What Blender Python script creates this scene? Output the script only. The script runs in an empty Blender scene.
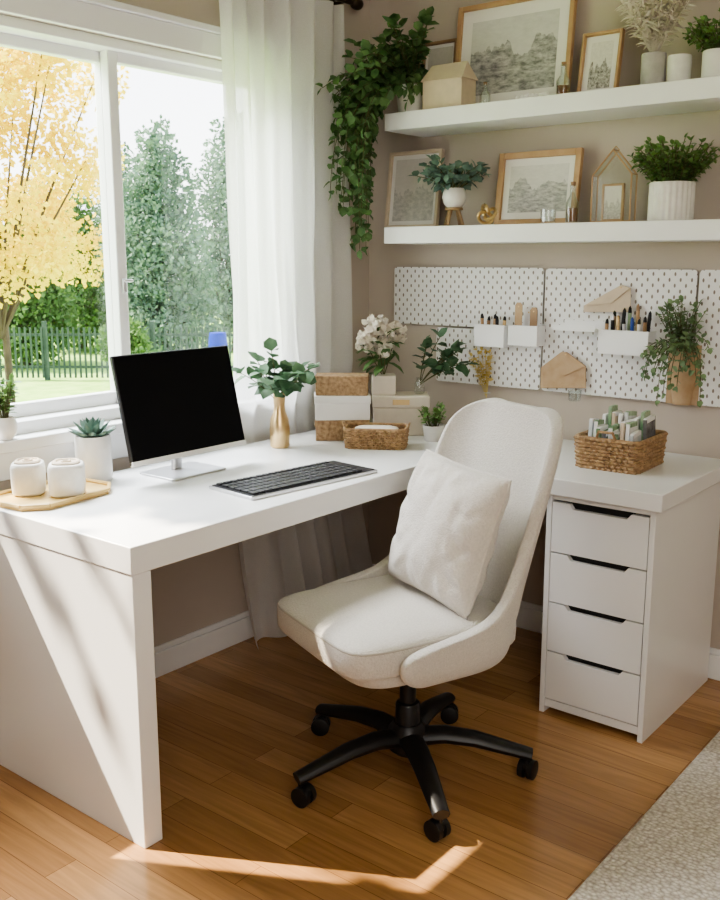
import bpy, bmesh, math, random
from mathutils import Vector, Matrix, noise
random.seed(7)
PI=math.pi
COL=bpy.context.scene.collection
# ------------------------------------------------------------ camera solved from the photograph
FPX=964.7; PITCH=.1972; HEAD=.6742; CAM=Vector((2.3617,-3.0634,1.3663))
sa,ca=math.sin(HEAD),math.cos(HEAD); sp,cp=math.sin(PITCH),math.cos(PITCH)
FW=Vector((-sa,ca,0)); RT=Vector((ca,sa,0))
def proj(x,y,z):
    d=Vector((x,y,z))-CAM; D=d.dot(FW); L=d.dot(RT)
    F=D*cp-d.z*sp; U=D*sp+d.z*cp
    return 360+FPX*L/F, 450-FPX*U/F
def unp(u,v,ax,val):
    F=FPX*cp+(450-v)*sp; U=-FPX*sp+(450-v)*cp
    d=FW*F+RT*(u-360); d.z=U
    return CAM+d*((val-CAM[ax])/d[ax])
def xat(u,y,z):
    a,b=-1.5,3.0
    for _ in range(50):
        m=(a+b)/2
        if proj(m,y,z)[0]<u: a=m
        else: b=m
    return (a+b)/2
def zat(v,x,y):
    a,b=-1,4
    for _ in range(50):
        m=(a+b)/2
        if proj(x,y,m)[1]>v: a=m
        else: b=m
    return (a+b)/2
# ------------------------------------------------------------ materials
def newmat(name):
    m=bpy.data.materials.new(name); m.use_nodes=True
    nt=m.node_tree; return m,nt,nt.nodes['Principled BSDF'],nt.nodes['Material Output']
def N(nt,t,**k):
    n=nt.nodes.new(t)
    for a,b in k.items():
        if hasattr(n,a): setattr(n,a,b)
    return n
def mat(name,c,rough=.5,metal=0,var=.08,scale=8,bump=0,bscale=200,c2=None,spec=None,sheen=0,transl=0,coat=0,emit=0):
    m,nt,b,out=newmat(name); L=nt.links
    tc=N(nt,'ShaderNodeTexCoord'); no=N(nt,'ShaderNodeTexNoise'); no.inputs['Scale'].default_value=scale; no.inputs['Detail'].default_value=4
    L.new(tc.outputs['Object'],no.inputs['Vector'])
    r=N(nt,'ShaderNodeValToRGB'); r.color_ramp.elements[0].position=.3; r.color_ramp.elements[1].position=.7
    ca_=tuple(max(0,x*(1-var)) for x in c[:3])+(1,); cb=tuple(min(1,x*(1+var)) for x in c[:3])+(1,)
    if c2: ca_=tuple(c[:3])+(1,); cb=tuple(c2[:3])+(1,)
    r.color_ramp.elements[0].color=ca_; r.color_ramp.elements[1].color=cb
    L.new(no.outputs['Fac'],r.inputs['Fac']); L.new(r.outputs['Color'],b.inputs['Base Color'])
    b.inputs['Roughness'].default_value=rough; b.inputs['Metallic'].default_value=metal
    if spec is not None: b.inputs['Specular IOR Level'].default_value=spec
    if sheen: b.inputs['Sheen Weight'].default_value=sheen
    if coat: b.inputs['Coat Weight'].default_value=coat
    if bump:
        n2=N(nt,'ShaderNodeTexNoise'); n2.inputs['Scale'].default_value=bscale; n2.inputs['Detail'].default_value=3
        L.new(tc.outputs['Object'],n2.inputs['Vector'])
        bp=N(nt,'ShaderNodeBump'); bp.inputs['Strength'].default_value=bump; bp.inputs['Distance'].default_value=.004
        L.new(n2.outputs['Fac'],bp.inputs['Height']); L.new(bp.outputs['Normal'],b.inputs['Normal'])
    if transl:
        tr=N(nt,'ShaderNodeBsdfTranslucent'); L.new(r.outputs['Color'],tr.inputs['Color'])
        mx=N(nt,'ShaderNodeMixShader'); mx.inputs['Fac'].default_value=transl
        L.new(b.outputs[0],mx.inputs[1]); L.new(tr.outputs[0],mx.inputs[2]); L.new(mx.outputs[0],out.inputs['Surface'])
    return m
M={}
M['wall']=mat('wall_paint',(.535,.465,.40),.9,var=.02,bump=.08,bscale=150)
M['trimw']=mat('white_trim',(.87,.87,.865),.4,var=.01)
M['ceil']=mat('ceiling_paint',(.78,.76,.73),.9,var=.01)
M['lacq']=mat('white_lacquer',(.85,.85,.845),.25,var=.01,scale=3)
M['shelf']=mat('shelf_white',(.87,.87,.865),.4,var=.01)
M['ceram']=mat('white_ceramic',(.82,.80,.77),.35,var=.03,scale=30)
M['ribc']=mat('ribbed_ceramic',(.80,.78,.73),.55,var=.05,scale=40,bump=.2)
M['fabric']=mat('chair_fabric',(.65,.61,.555),.95,var=.07,scale=200,bump=.8,bscale=240,sheen=.3)
M['piping']=mat('chair_piping',(.50,.46,.41),.95,var=.03,bump=.3,bscale=500)
M['linen']=mat('pillow_linen',(.70,.655,.60),.95,var=.07,scale=160,bump=.6,bscale=250,sheen=.3)
M['black']=mat('black_plastic',(.012,.012,.013),.38,var=.1)
M['dark']=mat('dark_slot',(.01,.01,.01),.7)
M['screen']=mat('screen_glass',(.003,.003,.004),.4,var=0,spec=.15)
M['silver']=mat('brushed_silver',(.66,.66,.67),.3,metal=.8,var=.03)
M['key']=mat('key_plastic',(.02,.02,.022),.45,var=.1)
M['gold']=mat('brushed_gold',(.74,.54,.29),.28,metal=.95,var=.06,scale=20)
M['brass']=mat('thin_brass',(.70,.52,.28),.4,metal=.6)
M['oak']=mat('pale_wood',(.44,.27,.14),.5,c2=(.56,.37,.21),scale=14,bump=.15,bscale=60)
M['oakd']=mat('mid_wood',(.28,.17,.09),.55,c2=(.40,.26,.15),scale=18,bump=.15,bscale=60)
M['tray']=mat('yellowish_wood',(.60,.40,.14),.45,c2=(.70,.51,.21),scale=9)
M['kraft']=mat('kraft_card',(.46,.31,.18),.8,c2=(.54,.39,.25),scale=30,bump=.1)
M['boxk']=mat('brown_box_weave',(.24,.145,.075),.8,c2=(.50,.34,.20),scale=80,bump=.8,bscale=100)
M['kraftl']=mat('light_kraft',(.64,.53,.40),.8,var=.05,scale=30)
M['creamw']=mat('cream_card',(.76,.69,.60),.8,var=.04,scale=30)
M['wick']=mat('wicker_brown',(.24,.14,.065),.65,c2=(.50,.33,.18),scale=70,bump=.3)
M['paper']=mat('paper_white',(.84,.83,.81),.8,var=.02)
M['mount']=mat('mat_board',(.84,.82,.78),.8,var=.02)
M['soil']=mat('soil',(.05,.035,.025),.95,var=.3,scale=60)
M['leafd']=mat('leaf_dark',(.05,.12,.04),.5,c2=(.17,.29,.11),scale=25,transl=.25)
M['leafb']=mat('leaf_bluegreen',(.10,.18,.14),.55,c2=(.22,.32,.26),scale=25,transl=.15)
M['leafm']=mat('leaf_mid',(.08,.17,.045),.5,c2=(.20,.33,.10),scale=25,transl=.2)
M['leafe']=mat('leaf_eucalyptus',(.06,.14,.07),.5,c2=(.16,.26,.15),scale=18,transl=.15)
M['leafp']=mat('leaf_pale',(.12,.21,.10),.5,c2=(.27,.37,.19),scale=22,transl=.2)
M['stem']=mat('plant_stem',(.12,.12,.05),.7)
M['petal']=mat('petal_cream',(.80,.72,.62),.8,c2=(.88,.83,.74),scale=40,transl=.25)
M['dry']=mat('dried_white',(.84,.78,.70),.9,var=.05,transl=.3)
M['dryy']=mat('dried_yellow',(.70,.54,.18),.9,c2=(.80,.68,.35),transl=.3)
M['grey']=mat('grey_concrete',(.46,.44,.41),.8,var=.12,scale=30,bump=.3)
M['pen_b']=mat('blue_plastic',(.02,.07,.35),.4)
M['rod']=mat('dark_bronze',(.05,.03,.02),.4,metal=.6)
M['card_g']=mat('green_card',(.05,.19,.07),.7,c2=(.55,.62,.45),scale=24)
M['card_b']=mat('pale_grey_card',(.50,.55,.57),.7,c2=(.84,.84,.82),scale=26)
M['card_d']=mat('charcoal_card',(.06,.06,.06),.7,c2=(.3,.3,.3),scale=40)
M['amber']=mat('amber_liquid',(.25,.11,.03),.2)
M['yleaf']=mat('yellow_leaves',(.74,.53,.03),.8,c2=(.90,.75,.12),scale=2,transl=.4)
M['gleaf']=mat('green_tree_leaves',(.05,.12,.03),.8,c2=(.16,.26,.08),scale=1.5,transl=.3)
M['cleaf']=mat('conifer_leaves',(.08,.15,.10),.85,c2=(.20,.30,.21),scale=1.2,transl=.25)
M['bark']=mat('bark',(.06,.045,.03),.9,var=.3,scale=6)
M['grass']=mat('lawn_grass',(.22,.40,.06),.9,c2=(.36,.53,.13),scale=3,bump=.5,bscale=30)
M['fence']=mat('fence_wood',(.045,.068,.055),.9,c2=(.07,.10,.08),scale=4,spec=.1)
M['blue']=mat('blue_glaze',(.002,.025,.30),.5,spec=.2)
def glassmat(name,tint=(1,1,1),base=.04,edge=.25,rough=.02):
    m,nt,b,out=newmat(name); nt.nodes.remove(b)
    t=N(nt,'ShaderNodeBsdfTransparent'); t.inputs[0].default_value=tint+(1,)
    g=N(nt,'ShaderNodeBsdfGlossy'); g.inputs['Roughness'].default_value=rough
    lw=N(nt,'ShaderNodeLayerWeight'); lw.inputs['Blend'].default_value=.3
    mt=N(nt,'ShaderNodeMath',operation='MULTIPLY_ADD'); mt.inputs[1].default_value=edge; mt.inputs[2].default_value=base; nt.links.new(lw.outputs['Facing'],mt.inputs[0])
    x=N(nt,'ShaderNodeMixShader'); nt.links.new(mt.outputs[0],x.inputs[0]); nt.links.new(t.outputs[0],x.inputs[1]); nt.links.new(g.outputs[0],x.inputs[2])
    nt.links.new(x.outputs[0],out.inputs['Surface']); return m
M['pane']=glassmat('window_glass',(1,1,1),.02,.06)
M['glass']=glassmat('clear_glass',(.95,.97,.96),.06,.5,.05)
m,nt,b,out=newmat('sheer_curtain'); b.inputs['Base Color'].default_value=(.95,.95,.94,1); b.inputs['Roughness'].default_value=.95
tr=N(nt,'ShaderNodeBsdfTranslucent'); tr.inputs[0].default_value=(.97,.97,.96,1); tp=N(nt,'ShaderNodeBsdfTransparent')
x1=N(nt,'ShaderNodeMixShader'); x1.inputs[0].default_value=.48; nt.links.new(b.outputs[0],x1.inputs[1]); nt.links.new(tr.outputs[0],x1.inputs[2])
tc=N(nt,'ShaderNodeTexCoord'); wv=N(nt,'ShaderNodeTexNoise'); wv.inputs['Scale'].default_value=400; nt.links.new(tc.outputs['Object'],wv.inputs['Vector'])
mr=N(nt,'ShaderNodeMapRange'); mr.inputs['To Min'].default_value=.10; mr.inputs['To Max'].default_value=.30; nt.links.new(wv.outputs['Fac'],mr.inputs['Value'])
x2=N(nt,'ShaderNodeMixShader'); nt.links.new(mr.outputs[0],x2.inputs[0]); nt.links.new(x1.outputs[0],x2.inputs[1]); nt.links.new(tp.outputs[0],x2.inputs[2])
nt.links.new(x2.outputs[0],out.inputs['Surface']); M['curtain']=m
# floor
m,nt,b,out=newmat('wood_floor'); Lk=nt.links
tc=N(nt,'ShaderNodeTexCoord'); br=N(nt,'ShaderNodeTexBrick'); br.inputs['Scale'].default_value=1
br.inputs['Brick Width'].default_value=.95; br.inputs['Row Height'].default_value=.083; br.inputs['Mortar Size'].default_value=.0009; br.inputs['Mortar Smooth'].default_value=.3
br.offset=.37; br.offset_frequency=2; br.inputs['Bias'].default_value=0
br.inputs['Color1'].default_value=(.355,.185,.075,1); br.inputs['Color2'].default_value=(.50,.28,.122,1); br.inputs['Mortar'].default_value=(.17,.08,.032,1)
Lk.new(tc.outputs['Object'],br.inputs['Vector'])
mp=N(nt,'ShaderNodeMapping'); mp.inputs['Scale'].default_value=(2.4,34,1); Lk.new(tc.outputs['Object'],mp.inputs['Vector'])
g=N(nt,'ShaderNodeTexNoise'); g.inputs['Scale'].default_value=1; g.inputs['Detail'].default_value=7; g.inputs['Distortion'].default_value=1.6; Lk.new(mp.outputs[0],g.inputs['Vector'])
mr=N(nt,'ShaderNodeMapRange'); mr.inputs['From Min'].default_value=.3; mr.inputs['From Max'].default_value=.7; mr.inputs['To Min'].default_value=.82; mr.inputs['To Max'].default_value=1.15; Lk.new(g.outputs['Fac'],mr.inputs['Value'])
vm=N(nt,'ShaderNodeVectorMath',operation='SCALE'); Lk.new(br.outputs['Color'],vm.inputs[0]); Lk.new(mr.outputs[0],vm.inputs['Scale'])
Lk.new(vm.outputs[0],b.inputs['Base Color']); b.inputs['Roughness'].default_value=.19
bp=N(nt,'ShaderNodeBump'); bp.inputs['Strength'].default_value=.15; bp.inputs['Distance'].default_value=.002; bp.invert=True; Lk.new(br.outputs['Fac'],bp.inputs['Height']); Lk.new(bp.outputs[0],b.inputs['Normal']); M['floor']=m
# pegboard
m,nt,b,out=newmat('pegboard_white'); Lk=nt.links
tc=N(nt,'ShaderNodeTexCoord'); sx=N(nt,'ShaderNodeSeparateXYZ'); Lk.new(tc.outputs['Object'],sx.inputs[0])
def mth(op,a,bv=None,c=None):
    n=N(nt,'ShaderNodeMath',operation=op)
    for i,v in enumerate((a,bv,c)):
        if v is None: continue
        if isinstance(v,(int,float)): n.inputs[i].default_value=v
        else: Lk.new(v,n.inputs[i])
    return n.outputs[0]
def slot(off):
    fx=mth('SUBTRACT',mth('FRACT',mth('ADD',mth('DIVIDE',sx.outputs['X'],.036),off)),.5)
    fz=mth('SUBTRACT',mth('FRACT',mth('ADD',mth('DIVIDE',sx.outputs['Z'],.036),off)),.5)
    return mth('ADD',mth('POWER',mth('MULTIPLY',mth('ABSOLUTE',fx),.036/.0034),2.0),mth('POWER',mth('MULTIPLY',mth('ABSOLUTE',fz),.036/.0064),2.0))
mn=mth('MINIMUM',slot(10.0),slot(10.5)); mask=mth('LESS_THAN',mn,1.0)
mc=N(nt,'ShaderNodeMix'); mc.data_type='RGBA'; Lk.new(mask,mc.inputs['Factor']); mc.inputs['A'].default_value=(.85,.845,.83,1); mc.inputs['B'].default_value=(.25,.215,.18,1)
Lk.new(mc.outputs['Result'],b.inputs['Base Color']); b.inputs['Roughness'].default_value=.5; M['peg']=m
# rug
m,nt,b,out=newmat('woven_rug'); Lk=nt.links
tc=N(nt,'ShaderNodeTexCoord'); vo=N(nt,'ShaderNodeTexVoronoi'); vo.inputs['Scale'].default_value=92; vo.inputs['Randomness'].default_value=.7; Lk.new(tc.outputs['Object'],vo.inputs['Vector'])
cr=N(nt,'ShaderNodeValToRGB'); cr.color_ramp.elements[0].color=(.80,.75,.67,1); cr.color_ramp.elements[1].color=(.46,.40,.33,1); cr.color_ramp.elements[0].position=.2; cr.color_ramp.elements[1].position=.85
Lk.new(vo.outputs['Distance'],cr.inputs[0]); Lk.new(cr.outputs[0],b.inputs['Base Color']); b.inputs['Roughness'].default_value=1
bp=N(nt,'ShaderNodeBump'); bp.invert=True; bp.inputs['Strength'].default_value=.9; bp.inputs['Distance'].default_value=.007; Lk.new(vo.outputs['Distance'],bp.inputs['Height']); Lk.new(bp.outputs[0],b.inputs['Normal']); M['rug']=m
def artmat(seed,ink=(.25,.24,.22),base=(.80,.78,.73),hz=.5):
    m,nt,b,out=newmat('landscape_print'); Lk=nt.links
    def mth(op,a,bv=None):
        n=N(nt,'ShaderNodeMath',operation=op)
        for i,v in enumerate((a,bv)):
            if v is None: continue
            if isinstance(v,(int,float)): n.inputs[i].default_value=v
            else: Lk.new(v,n.inputs[i])
        return n.outputs[0]
    tc=N(nt,'ShaderNodeTexCoord'); sx=N(nt,'ShaderNodeSeparateXYZ'); Lk.new(tc.outputs['Generated'],sx.inputs[0])
    n1=N(nt,'ShaderNodeTexNoise'); n1.noise_dimensions='1D'; n1.inputs['Scale'].default_value=4; n1.inputs['Detail'].default_value=5
    Lk.new(mth('ADD',sx.outputs['X'],seed*3.7),n1.inputs['W'])
    h=mth('ADD',mth('MULTIPLY',n1.outputs['Fac'],.7),hz-.35)
    below=mth('LESS_THAN',sx.outputs['Z'],h)
    mp=N(nt,'ShaderNodeMapping'); mp.inputs['Scale'].default_value=(6,6,11); mp.inputs['Location'].default_value=(seed,0,0); Lk.new(tc.outputs['Generated'],mp.inputs['Vector'])
    n2=N(nt,'ShaderNodeTexNoise'); n2.inputs['Scale'].default_value=1.4; n2.inputs['Detail'].default_value=9; n2.inputs['Roughness'].default_value=.7; Lk.new(mp.outputs[0],n2.inputs['Vector'])
    mr=N(nt,'ShaderNodeMapRange'); mr.inputs['From Min'].default_value=.38; mr.inputs['From Max'].default_value=.66; Lk.new(n2.outputs['Fac'],mr.inputs['Value'])
    f=mth('ADD',mth('MULTIPLY',below,mth('ADD',mth('MULTIPLY',mr.outputs[0],.75),.18)),mth('MULTIPLY',mr.outputs[0],.18))
    mc=N(nt,'ShaderNodeMix'); mc.data_type='RGBA'; Lk.new(f,mc.inputs['Factor']); mc.inputs['A'].default_value=base+(1,); mc.inputs['B'].default_value=ink+(1,)
    Lk.new(mc.outputs['Result'],b.inputs['Base Color']); b.inputs['Roughness'].default_value=.6
    return m
# ------------------------------------------------------------ mesh builder
class MB:
    def __init__(s): s.v=[]; s.f=[]
    def add(s,vs,fs):
        o=len(s.v); s.v+= [tuple(v) for v in vs]; s.f+=[tuple(i+o for i in f) for f in fs]; return s
    def box(s,c,d,mx=None):
        a,b,e=d[0]/2,d[1]/2,d[2]/2
        vs=[Vector((x,y,z)) for x in(-a,a) for y in(-b,b) for z in(-e,e)]
        if mx: vs=[mx@v for v in vs]
        vs=[v+Vector(c) for v in vs]
        return s.add(vs,[(0,1,3,2),(4,6,7,5),(0,4,5,1),(2,3,7,6),(0,2,6,4),(1,5,7,3)])
    def rng(s,x0,x1,y0,y1,z0,z1): return s.box(((x0+x1)/2,(y0+y1)/2,(z0+z1)/2),(x1-x0,y1-y0,z1-z0))
    def lathe(s,prof,n=32,c=(0,0,0),rib=0,ribn=24,sq=None):
        vs=[];fs=[]
        for r,z in prof:
            for i in range(n):
                a=2*PI*i/n; rr=r*(1+rib*math.cos(ribn*a)) if rib else r
                cx_,sy_=math.cos(a),math.sin(a)
                if sq: cx_=math.copysign(abs(cx_)**sq,cx_); sy_=math.copysign(abs(sy_)**sq,sy_)
                vs.append((c[0]+rr*cx_,c[1]+rr*sy_,c[2]+z))
        for k in range(len(prof)-1):
            for i in range(n):
                j=(i+1)%n; fs.append((k*n+i,k*n+j,(k+1)*n+j,(k+1)*n+i))
        if prof[0][0]>1e-5: fs.append(tuple(range(n-1,-1,-1)))
        if prof[-1][0]>1e-5: fs.append(tuple((len(prof)-1)*n+i for i in range(n)))
        return s.add(vs,fs)
    def tube(s,pts,r,n=8,closed=False,flat=1.0):
        pts=[Vector(p) for p in pts]; m=len(pts); rs=r if isinstance(r,(list,tuple)) else [r]*m
        vs=[];fs=[]; up=Vector((0,0,1)); last=None
        for i,p in enumerate(pts):
            if closed: t=pts[(i+1)%m]-pts[i-1]
            else: t=pts[min(i+1,m-1)]-pts[max(i-1,0)]
            if t.length<1e-9: t=Vector((0,0,1))
            t.normalize()
            if last is None or closed:
                ref=up if abs(t.dot(up))<.95 else Vector((1,0,0))
                a=t.cross(ref).normalized()
            else:
                a=(last-t*last.dot(t)).normalized()
            last=a; b=t.cross(a)
            for k in range(n):
                an=2*PI*k/n; vs.append(p+a*math.cos(an)*rs[i]+b*math.sin(an)*rs[i]*flat)
        for i in range(m if closed else m-1):
            j=(i+1)%m
            for k in range(n):
                l=(k+1)%n; fs.append((i*n+k,i*n+l,j*n+l,j*n+k))
        if not closed: fs.append(tuple(range(n-1,-1,-1))); fs.append(tuple((m-1)*n+k for k in range(n)))
        return s.add(vs,fs)
    def prism(s,poly,y0,y1,c=(0,0,0)):
        n=len(poly); vs=[(c[0]+x,c[1]+y0,c[2]+z) for x,z in poly]+[(c[0]+x,c[1]+y1,c[2]+z) for x,z in poly]
        fs=[tuple(range(n)),tuple(range(2*n-1,n-1,-1))]+[(i,i+n,(i+1)%n+n,(i+1)%n) for i in range(n)]
        return s.add(vs,fs)
    def slabz(s,poly,z0,z1):
        n=len(poly); vs=[(x,y,z0) for x,y in poly]+[(x,y,z1) for x,y in poly]
        fs=[tuple(range(n-1,-1,-1)),tuple(range(n,2*n))]+[(i,(i+1)%n,(i+1)%n+n,i+n) for i in range(n)]
        return s.add(vs,fs)
    def sell(s,c,d,e1=.5,e2=.5,nu=32,nv=18,mx=None):
        def pw(a,e): return math.copysign(abs(a)**e,a)
        vs=[];fs=[]
        for j in range(nv+1):
            ph=-PI/2+PI*j/nv
            for i in range(nu):
                th=2*PI*i/nu
                v=Vector((d[0]*pw(math.cos(ph),e1)*pw(math.cos(th),e2),d[1]*pw(math.cos(ph),e1)*pw(math.sin(th),e2),d[2]*pw(math.sin(ph),e1)))
                if mx: v=mx@v
                vs.append(v+Vector(c))
        for j in range(nv):
            for i in range(nu):
                k=(i+1)%nu; fs.append((j*nu+i,j*nu+k,(j+1)*nu+k,(j+1)*nu+i))
        return s.add(vs,fs)
    def leaf(s,p,d,up,Ln,W,bend=.2,fold=.15,rnd=.5):
        d=d.normalized(); sd=d.cross(up)
        if sd.length<1e-4: sd=d.cross(Vector((1,0,.1)))
        sd.normalize(); nn=sd.cross(d)
        w1,w2=W*(.35+.15*rnd),W*(.35+.12*rnd)
        P=lambda t,w,h: p+d*(Ln*t)+sd*w+nn*(h-bend*Ln*t*t)
        vs=[P(0,0,0),P(.3,-w1,fold*W),P(.7,-w2,fold*W),P(1,0,0),P(.7,w2,fold*W),P(.3,w1,fold*W),P(.3,0,0),P(.7,0,0)]
        return s.add(vs,[(0,5,6),(0,6,1),(1,6,7,2),(6,5,4,7),(2,7,3),(7,4,3)])
def obj(name,mb,m,parent=None,smooth=True,bevel=0,sub=0,loc=None,rot=None,ang=40,fix=True,segs=2):
    me=bpy.data.meshes.new(name); me.from_pydata(mb.v,[],mb.f); me.update()
    if fix:
        bm=bmesh.new(); bm.from_mesh(me); bmesh.ops.recalc_face_normals(bm,faces=bm.faces); bm.to_mesh(me); bm.free()
    me.materials.append(M[m] if isinstance(m,str) else m)
    if smooth:
        me.shade_smooth()
        if ang: me.set_sharp_from_angle(angle=math.radians(ang))
    o=bpy.data.objects.new(name,me); COL.objects.link(o)
    if parent: o.parent=parent
    if loc: o.location=loc
    if rot: o.rotation_euler=rot
    if bevel:
        b=o.modifiers.new('bevel','BEVEL'); b.width=bevel; b.segments=segs; b.limit_method='ANGLE'; b.angle_limit=math.radians(50)
    if sub:
        b=o.modifiers.new('subsurf','SUBSURF'); b.levels=sub; b.render_levels=sub
    return o
def tag(o,label,cat,group=None):
    o['label']=label; o['category']=cat
    if group: o['group']=group
    return o
def thing(name,label,cat,loc=(0,0,0),rz=0,group=None,rx=0):
    o=bpy.data.objects.new(name,None); COL.objects.link(o); o.empty_display_size=.05
    o.location=loc; o.rotation_euler=(rx,0,rz); return tag(o,label,cat,group)
def struct(name,mb,m,parent=None,**k):
    o=obj(name,mb,m,parent,**k)
    if not parent: o['kind']='structure'
    return o
def rrect(w,d,r,n=6):
    pts=[]
    for cx,cy,a0 in ((w/2-r,d/2-r,0),(-w/2+r,d/2-r,PI/2),(-w/2+r,-d/2+r,PI),(w/2-r,-d/2+r,1.5*PI)):
        for i in range(n+1):
            a=a0+PI/2*i/n; pts.append((cx+r*math.cos(a),cy+r*math.sin(a)))
    return pts
rv=lambda: Vector((random.uniform(-1,1),random.uniform(-1,1),random.uniform(-1,1)))
# ------------------------------------------------------------ room
XW=-.04; H=2.5; XR=4.2; YF=-4.4
WY0,WY1,WZ0,WZ1=-2.365,-.50,.87,1.995
struct('floor',MB().rng(XW,XR,YF,0,-.05,0),'floor',smooth=False)
struct('ceiling',MB().rng(XW,XR,YF,0,H,H+.08),'ceil',smooth=False)
w=MB(); t=.16
w.rng(XW-t,XW,YF,WY0,0,H); w.rng(XW-t,XW,WY1,0.1,0,H); w.rng(XW-t,XW,WY0,WY1,0,WZ0); w.rng(XW-t,XW,WY0,WY1,WZ1,H)
struct('wall_left',w,'wall',smooth=False)
struct('wall_back',MB().rng(XW,XR,0,.1,0,H),'wall',smooth=False)
struct('wall_right',MB().rng(XR,XR+.1,YF,.1,0,H),'wall',smooth=False)
struct('wall_front',MB().rng(XW-t,XR+.1,YF-.1,YF,0,H),'wall',smooth=False)
bb=MB(); bb.rng(XW,XW+.014,YF,-.012,0,.085); bb.rng(XW,XW+.009,YF,-.012,.085,.105)
struct('baseboard_left',bb,'trimw',bevel=.003)
bb=MB(); bb.rng(XW,XR,-.014,0,0,.085); bb.rng(XW,XR,-.009,0,.085,.105)
struct('baseboard_back',bb,'trimw',bevel=.003)
win=bpy.data.objects.new('window_1',None); COL.objects.link(win); win['kind']='structure'
c=MB(); x0=XW
c.rng(x0,x0+.016,WY0-.09,WY1+.09,WZ1-.005,WZ1+.065); c.rng(x0,x0+.03,WY0-.10,WY1+.10,WZ1+.065,WZ1+.085)
c.rng(x0,x0+.016,WY0-.09,WY0+.004,WZ0-.0,WZ1-.005); c.rng(x0,x0+.016,WY1-.004,WY1+.09,WZ0-.0,WZ1-.005)
obj('window_casing',c,'trimw',win,bevel=.003)
c=MB(); c.rng(x0-.06,x0+.036,WY0-.10,WY1+.10,WZ0-.03,WZ0+.004); c.rng(x0,x0+.014,WY0-.09,WY1+.09,WZ0-.11,WZ0-.03)
obj('window_sill',c,'trimw',win,bevel=.004)
c=MB(); xa,xb=x0-.15,x0-.03
for a in ((WY0,WY0+.03,WZ0,WZ1),(WY1-.03,WY1,WZ0,WZ1),(WY0,WY1,WZ0,WZ0+.04),(WY0,WY1,WZ1-.03,WZ1)): c.rng(xa,xb,*a)
obj('window_frame',c,'trimw',win,bevel=.003)
def sash(y0,y1,xa,xb,w=.036):
    c=MB(); z0,z1=WZ0+.035,WZ1-.025
    c.rng(xa,xb,y0,y0+w,z0,z1); c.rng(xa,xb,y1-w,y1,z0,z1); c.rng(xa,xb,y0+w,y1-w,z0,z0+w+.008); c.rng(xa,xb,y0+w,y1-w,z1-w,z1)
    s=obj('window_sash',c,'trimw',win,bevel=.004)
    obj('pane',MB().rng((xa+xb)/2-.002,(xa+xb)/2+.002,y0+w,y1-w,z0+w,z1-w),'pane',s,smooth=False)
ym=unp(113,200,0,x0-.09).y
sash(WY0+.02,ym+.022,x0-.135,x0-.10); sash(ym-.018,WY1-.02,x0-.095,x0-.06)
lt=MB(); lt.box((x0-.054,ym+.0,1.28),(.012,.014,.045)); lt.box((x0-.048,ym+.012,1.295),(.008,.034,.009)); obj('window_latch',lt,'silver',win,bevel=.003)
# ------------------------------------------------------------ curtain and rod
def sstep(a,b,x):
    t=max(0,min(1,(x-a)/(b-a))); return t*t*(3-2*t)
def curtain():
    mb=MB(); nu,nv=190,64; ztop,zb=2.235,.012
    for j in range(nv+1):
        t=j/nv; z=ztop+(zb-ztop)*t
        ya=-.86+.02*math.sin(t*3); yb=-.255+.02*t
        if t>.62: k=(t-.62)/.38; ya+=.07*k*k; yb+=.14*k**1.5
        free=min(1,sstep(.80,.98,z)+sstep(.66,.45,z)) if z>.45 else 1
        cx=.004+.030*free; amp=.017+.018*free
        if z<.5: q=(.5-z)/.5; cx=.034+.02*q; amp=.035+.012*q
        for i in range(nu+1):
            s=i/nu; y=ya+(yb-ya)*s+.010*math.sin(s*30+t*5)
            ph=s*2*PI*6.3+2.6*noise.noise(Vector((s*3.1,t*1.6,2.2)))+1.2*math.sin(t*2.2+s*5)
            av=.55+.45*(.5+.5*math.sin(s*11+t*1.7+1))
            x=cx+amp*av*math.sin(ph)+.004*math.sin(s*48+t*9+4*noise.noise(Vector((s*4,t*4,5))))*free
            mb.v.append((x,y,z))
    for j in range(nv):
        for i in range(nu):
            a=j*(nu+1)+i; mb.f.append((a,a+1,a+nu+2,a+nu+1))
    return mb
ct=thing('curtain','long sheer white curtain hanging beside the window, falling behind the desk to the floor','curtain',(0,0,0))
obj('fabric_panel',curtain(),'curtain',ct,fix=False,ang=0)
cr_=thing('curtain_rod','dark bronze curtain rod above the window with a round finial','curtain rod',(.034,0,2.26))
obj('rod',MB().tube([(0,-2.75,0),(0,-.20,0)],.011,12),'rod',cr_)
obj('finial',MB().sell((0,-.17,0),(.022,.03,.022),1,1,16,10),'rod',cr_)
for y in (-2.6,-.22): obj('bracket',MB().tube([(-.074,y,-.0),(0,y,0)],.006,8).sell((-.07,y,0),(.004,.02,.02),1,1,12,6),'rod',cr_)
# ------------------------------------------------------------ desk, worktop, drawers
DT=.74; DX0,DX1=.035,.696; DY0=-1.787
dk=thing('desk','white lacquered desk with thick top and slab end panel under the window','desk',(0,0,0))
obj('desktop',MB().rng(DX0,DX1,DY0,-.012,DT-.066,DT),'lacq',dk,bevel=.003)
obj('end_panel',MB().rng(DX0+.0,DX1-.003,DY0+.003,DY0+.056,0,DT-.066),'lacq',dk,bevel=.002)
obj('support_leg',MB().rng(.64,.68,-.50,-.46,0,DT-.066),'lacq',dk,bevel=.002)
wt=obj('worktop',MB().rng(DX1+.001,1.426,-.592,-.012,DT-.05,DT),'lacq',bevel=.003)
tag(wt,'white worktop along the back wall resting on the drawer unit','worktop')
X0,X1,Y0,Y1=1.074,1.404,-.572,-.03; ZT=DT-.05
du=thing('drawer_unit','narrow white four-drawer unit under the right end of the worktop','drawer unit',((X0+X1)/2,(Y0+Y1)/2,0))
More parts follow.
